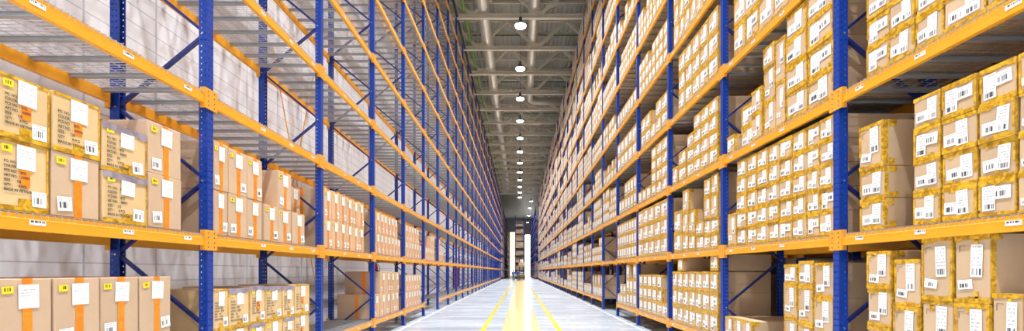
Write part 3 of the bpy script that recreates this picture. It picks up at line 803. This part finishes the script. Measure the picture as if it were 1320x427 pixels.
# ------------------------------------------------------------------ truck and people at the far end
M_truckY = mat('truck grey yellow paint', (.45, .36, .15), .4); M_grey = mat('truck grey paint', (.22, .23, .25), .4)
tr = empty('reach_truck', (.45, 79, 0)); tag(tr, 'dark reach truck with raised mast at the aisle end', 'forklift')
b = MB(); b.cbox((-.6, .3, .15), (.6, 1.9, 1.15), M_truckY, .08); b.cbox((-.55, 1.0, 1.15), (.55, 1.85, 1.5), M_grey, .06); build('chassis', b, tr)
b = MB()
for x in (-.42, .42):
    b.box((x - .06, 0, .05), (x + .06, .14, 4.6), M_dark); b.box((x - .04, .14, .2), (x + .04, .22, 4.0), M_grey)
for z in (.4, 2.2, 3.4, 4.5): b.box((-.42, .02, z), (.42, .1, z + .1), M_dark)
build('mast', b, tr)
for x in (-.3, .3):
    b = MB(); b.box((x - .06, -1.1, 2.5), (x + .06, 0, 2.54), M_dark); b.box((x - .06, -.06, 2.5), (x + .06, -.02, 3.1), M_dark); build('fork', b, tr)
b = MB(); b.box((-.55, -.04, 2.6), (.55, -.0, 2.7), M_dark); b.box((-.55, -.04, 2.95), (.55, 0, 3.05), M_dark); build('fork_carriage', b, tr)
b = MB()
for x in (-.55, .55):
    for y in (.35, 1.8): b.bar((x, y, 1.1), (x * .95, y, 2.2), .05, .05, M_dark)
for i in range(6): b.box((-.55, .35 + i * .28, 2.2), (.55, .43 + i * .28, 2.26), M_dark)
b.box((-.58, .32, 2.2), (-.52, 1.85, 2.26), M_dark); b.box((.52, .32, 2.2), (.58, 1.85, 2.26), M_dark); build('overhead_guard', b, tr)
b = MB(); b.cbox((-.25, .8, 1.0), (.25, 1.25, 1.2), M_dark, .04); b.cbox((-.25, 1.2, 1.1), (.25, 1.32, 1.7), M_dark, .04); build('seat', b, tr)
for x in (-.5, .5):
    b = MB(); b.box((x - .08, -1.2, .08), (x + .08, .4, .26), M_truckY); build('support_leg', b, tr)
    for y in (-1.05, 1.5):
        b = MB(); rr_ = .13 if y < 0 else .19; b.tube([(x - .07, y, rr_), (x + .07, y, rr_)], rr_, M_dark, 18); build('wheel', b, tr)
pl = MB()
for i in range(7): pl.box((-.6 + i * .18, -1.0, .122), (-.48 + i * .18, -.1, .144), M_wood)
for y in (-1.0, -.59, -.18): pl.box((-.6, y, .022), (.6, y + .1, .12), M_wood)
for y in (-1.0, -.59, -.18): pl.box((-.6, y, 0), (.6, y + .1, .022), M_wood)
tag(build('pallet', pl, None, (.45, 79, 2.545)), 'wooden pallet raised on the forks of the far truck', 'pallet')
for i, (x, z, t) in enumerate([(-.58, 0, 'lower left'), (.02, 0, 'lower right'), (-.3, .55, 'upper')]):
    b = MB(); b.cbox((0, 0, 0), (.56, .8, .54), M_kraft if i < 2 else M_white, .01); o = build('load_carton', b, None, (.45 + x, 78.05, 2.69 + z))
    tag(o, '%s carton on the raised pallet of the far truck' % t, 'carton')
    b = MB(); b.box((.25, -.003, 0), (.31, 0, .54), M_tapeY); build('packing_tape', b, o)

M_skin = mat('skin', (.55, .33, .23), .5); M_shirt = mat('blue work shirt', (.02, .14, .55), .7, noise=.1); M_shirt2 = mat('navy work shirt', (.02, .06, .35), .7, noise=.1)
M_trou = mat('dark green trousers', (.05, .10, .06), .8); M_hair = mat('dark hair', (.03, .02, .015), .7); M_shoe = mat('black shoes', (.02, .02, .02), .5)
def skin(name, pts, edges, radii, m, parent, root=0):
    me = bpy.data.meshes.new(name); me.from_pydata(pts, edges, []); me.materials.append(m)
    o = bpy.data.objects.new(name, me); C.objects.link(o); o.parent = parent
    o.modifiers.new('s', 'SKIN').use_smooth_shade = True; sb = o.modifiers.new('d', 'SUBSURF'); sb.levels = sb.render_levels = 1
    for v, r_ in zip(me.skin_vertices[0].data, radii): v.radius = (r_, r_) if not isinstance(r_, tuple) else r_
    me.skin_vertices[0].data[root].use_root = True
    return o
def person(x, y, rz, label, shirt, bend=0.):
    J = {'pel': (0, 0, .98), 'ab': (0, 0, 1.12), 'ch': (0, .0, 1.36), 'nk': (0, 0, 1.52), 'hd': (0, -.01, 1.62), 'tp': (0, 0, 1.76)}
    pts = [(0, 0, .98), (0, 0, 1.14), (0, 0, 1.38), (0, 0, 1.52), (0, -.015, 1.62), (0, 0, 1.755)]
    rad = [(.15, .11), (.14, .10), (.16, .11), (.058, .058), (.078, .092), (.07, .08)]
    ed = [(0, 1), (1, 2), (2, 3), (3, 4), (4, 5)]
    for sx in (-1, 1):
        n = len(pts); pts += [(sx * .2, 0, 1.44), (sx * .26, -.02, 1.16), (sx * .27, -.12 - bend, .94 + bend), (sx * .265, -.15 - bend, .87 + bend)]
        rad += [.06, .045, .032, (.042, .02)]; ed += [(2, n), (n, n + 1), (n + 1, n + 2), (n + 2, n + 3)]
        hx, hy, hz = sx * .265, -.15 - bend, .87 + bend
        for j, (dx, ln) in enumerate(((-.028, .07), (-.010, .08), (.009, .075), (.027, .06))):
            m_ = len(pts); pts += [(hx + dx, hy - .02, hz - .045), (hx + dx, hy - .015, hz - .045 - ln)]; rad += [.009, .008]; ed += [(n + 3, m_), (m_, m_ + 1)]
        m_ = len(pts); pts += [(hx - sx * .045, hy - .03, hz - .03)]; rad += [.010]; ed += [(n + 3, m_)]
        n = len(pts); pts += [(sx * .1, 0, .90), (sx * .12, -.02, .50), (sx * .13, .02 * sx, .09)]; rad += [.09, .062, .042]
        ed += [(0, n), (n, n + 1), (n + 1, n + 2)]
    o = skin('person', pts, ed, rad, M_skin, None); o.location = (x, y, 0); o.rotation_euler = (0, 0, rz); o.scale = (1.04,) * 3
    tag(o, label, 'person')
    sp = [(0, 0, .80), (0, 0, 1.15), (0, 0, 1.38), (0, 0, 1.48)]; sr = [(.20, .16), (.20, .16), (.215, .165), .085]; se = [(0, 1), (1, 2), (2, 3)]
    for sx in (-1, 1):
        n = len(sp); sp += [(sx * .2, 0, 1.44), (sx * .26, -.02, 1.16)]; sr += [.10, .075]; se += [(2, n), (n, n + 1)]
    skin('shirt', sp, se, sr, shirt, o)
    tp = [(0, 0, 1.06)]; trr = [(.15, .12)]; te = []
    for sx in (-1, 1):
        n = len(tp); tp += [(sx * .1, 0, .88), (sx * .12, -.02, .50), (sx * .13, .02 * sx, .10)]; trr += [.125, .09, .07]; te += [(0, n), (n, n + 1), (n + 1, n + 2)]
    skin('trousers', tp, te, trr, M_trou, o)
    for sx in (-1, 1):
        b = MB(); b.cbox((sx * .13 - .05, -.17 + .02 * sx, .0), (sx * .13 + .05, .1 + .02 * sx, .09), M_shoe, .025); build('shoe', b, o)
    b = MB(); b.tube([(0, .02, 1.63), (0, .025, 1.70), (0, .01, 1.77), (0, 0, 1.80)], [.075, .088, .075, .02], M_hair, 14); build('hair', b, o, None, True)
    b = MB()
    for sx in (-1, 1): b.tube([(sx * .03, -.095, 1.655), (sx * .03, -.1, 1.655)], .009, M_dark, 8)
    b.tube([(-.025, -.095, 1.585), (.025, -.095, 1.585)], .005, M_red, 6); build('face_features', b, o)
    b = MB(); b.tube([(0, -.085, 1.65), (0, -.115, 1.615)], [.008, .014], M_skin, 8); build('nose', b, o)
    for sx in (-1, 1):
        b = MB(); b.tube([(sx * .078, 0, 1.65), (sx * .088, 0, 1.62), (sx * .08, 0, 1.60)], [.012, .016, .01], M_skin, 8); build('ear', b, o)
person(-1.0, 74.2, .5, 'person in a bright blue shirt and dark green trousers standing in the aisle', M_shirt)
person(-.2, 75.4, -.7, 'person in a navy shirt standing closer to the far truck', M_shirt2, .04)

# ------------------------------------------------------------------ camera, world, view
cam = bpy.data.cameras.new('camera'); co = bpy.data.objects.new('camera', cam); C.objects.link(co)
co.location = (0, 0, EYE); co.rotation_euler = (math.pi / 2, 0, 0)
cam.sensor_width = 36; cam.sensor_fit = 'HORIZONTAL'; cam.lens = F / 1320 * 36
cam.shift_x = -(CX - 660) / 1320; cam.shift_y = (HY - 213.5) / 1320; cam.clip_start = .05; cam.clip_end = 400
SC.camera = co
w = bpy.data.worlds.new('World'); SC.world = w; w.use_nodes = True
w.node_tree.nodes['Background'].inputs[0].default_value = (1, 1, 1, 1); w.node_tree.nodes['Background'].inputs[1].default_value = 0.65
SC.view_settings.view_transform = 'Standard'; SC.view_settings.look = 'None'; SC.view_settings.gamma = 1; SC.view_settings.use_curve_mapping = False
SC.view_settings.exposure = 1.3
cy = SC.cycles; cy.use_denoising = True; cy.max_bounces = 8; cy.diffuse_bounces = 5; cy.glossy_bounces = 3; cy.transparent_max_bounces = 12
cy.sample_clamp_indirect = 6; cy.caustics_reflective = False; cy.caustics_refractive = False
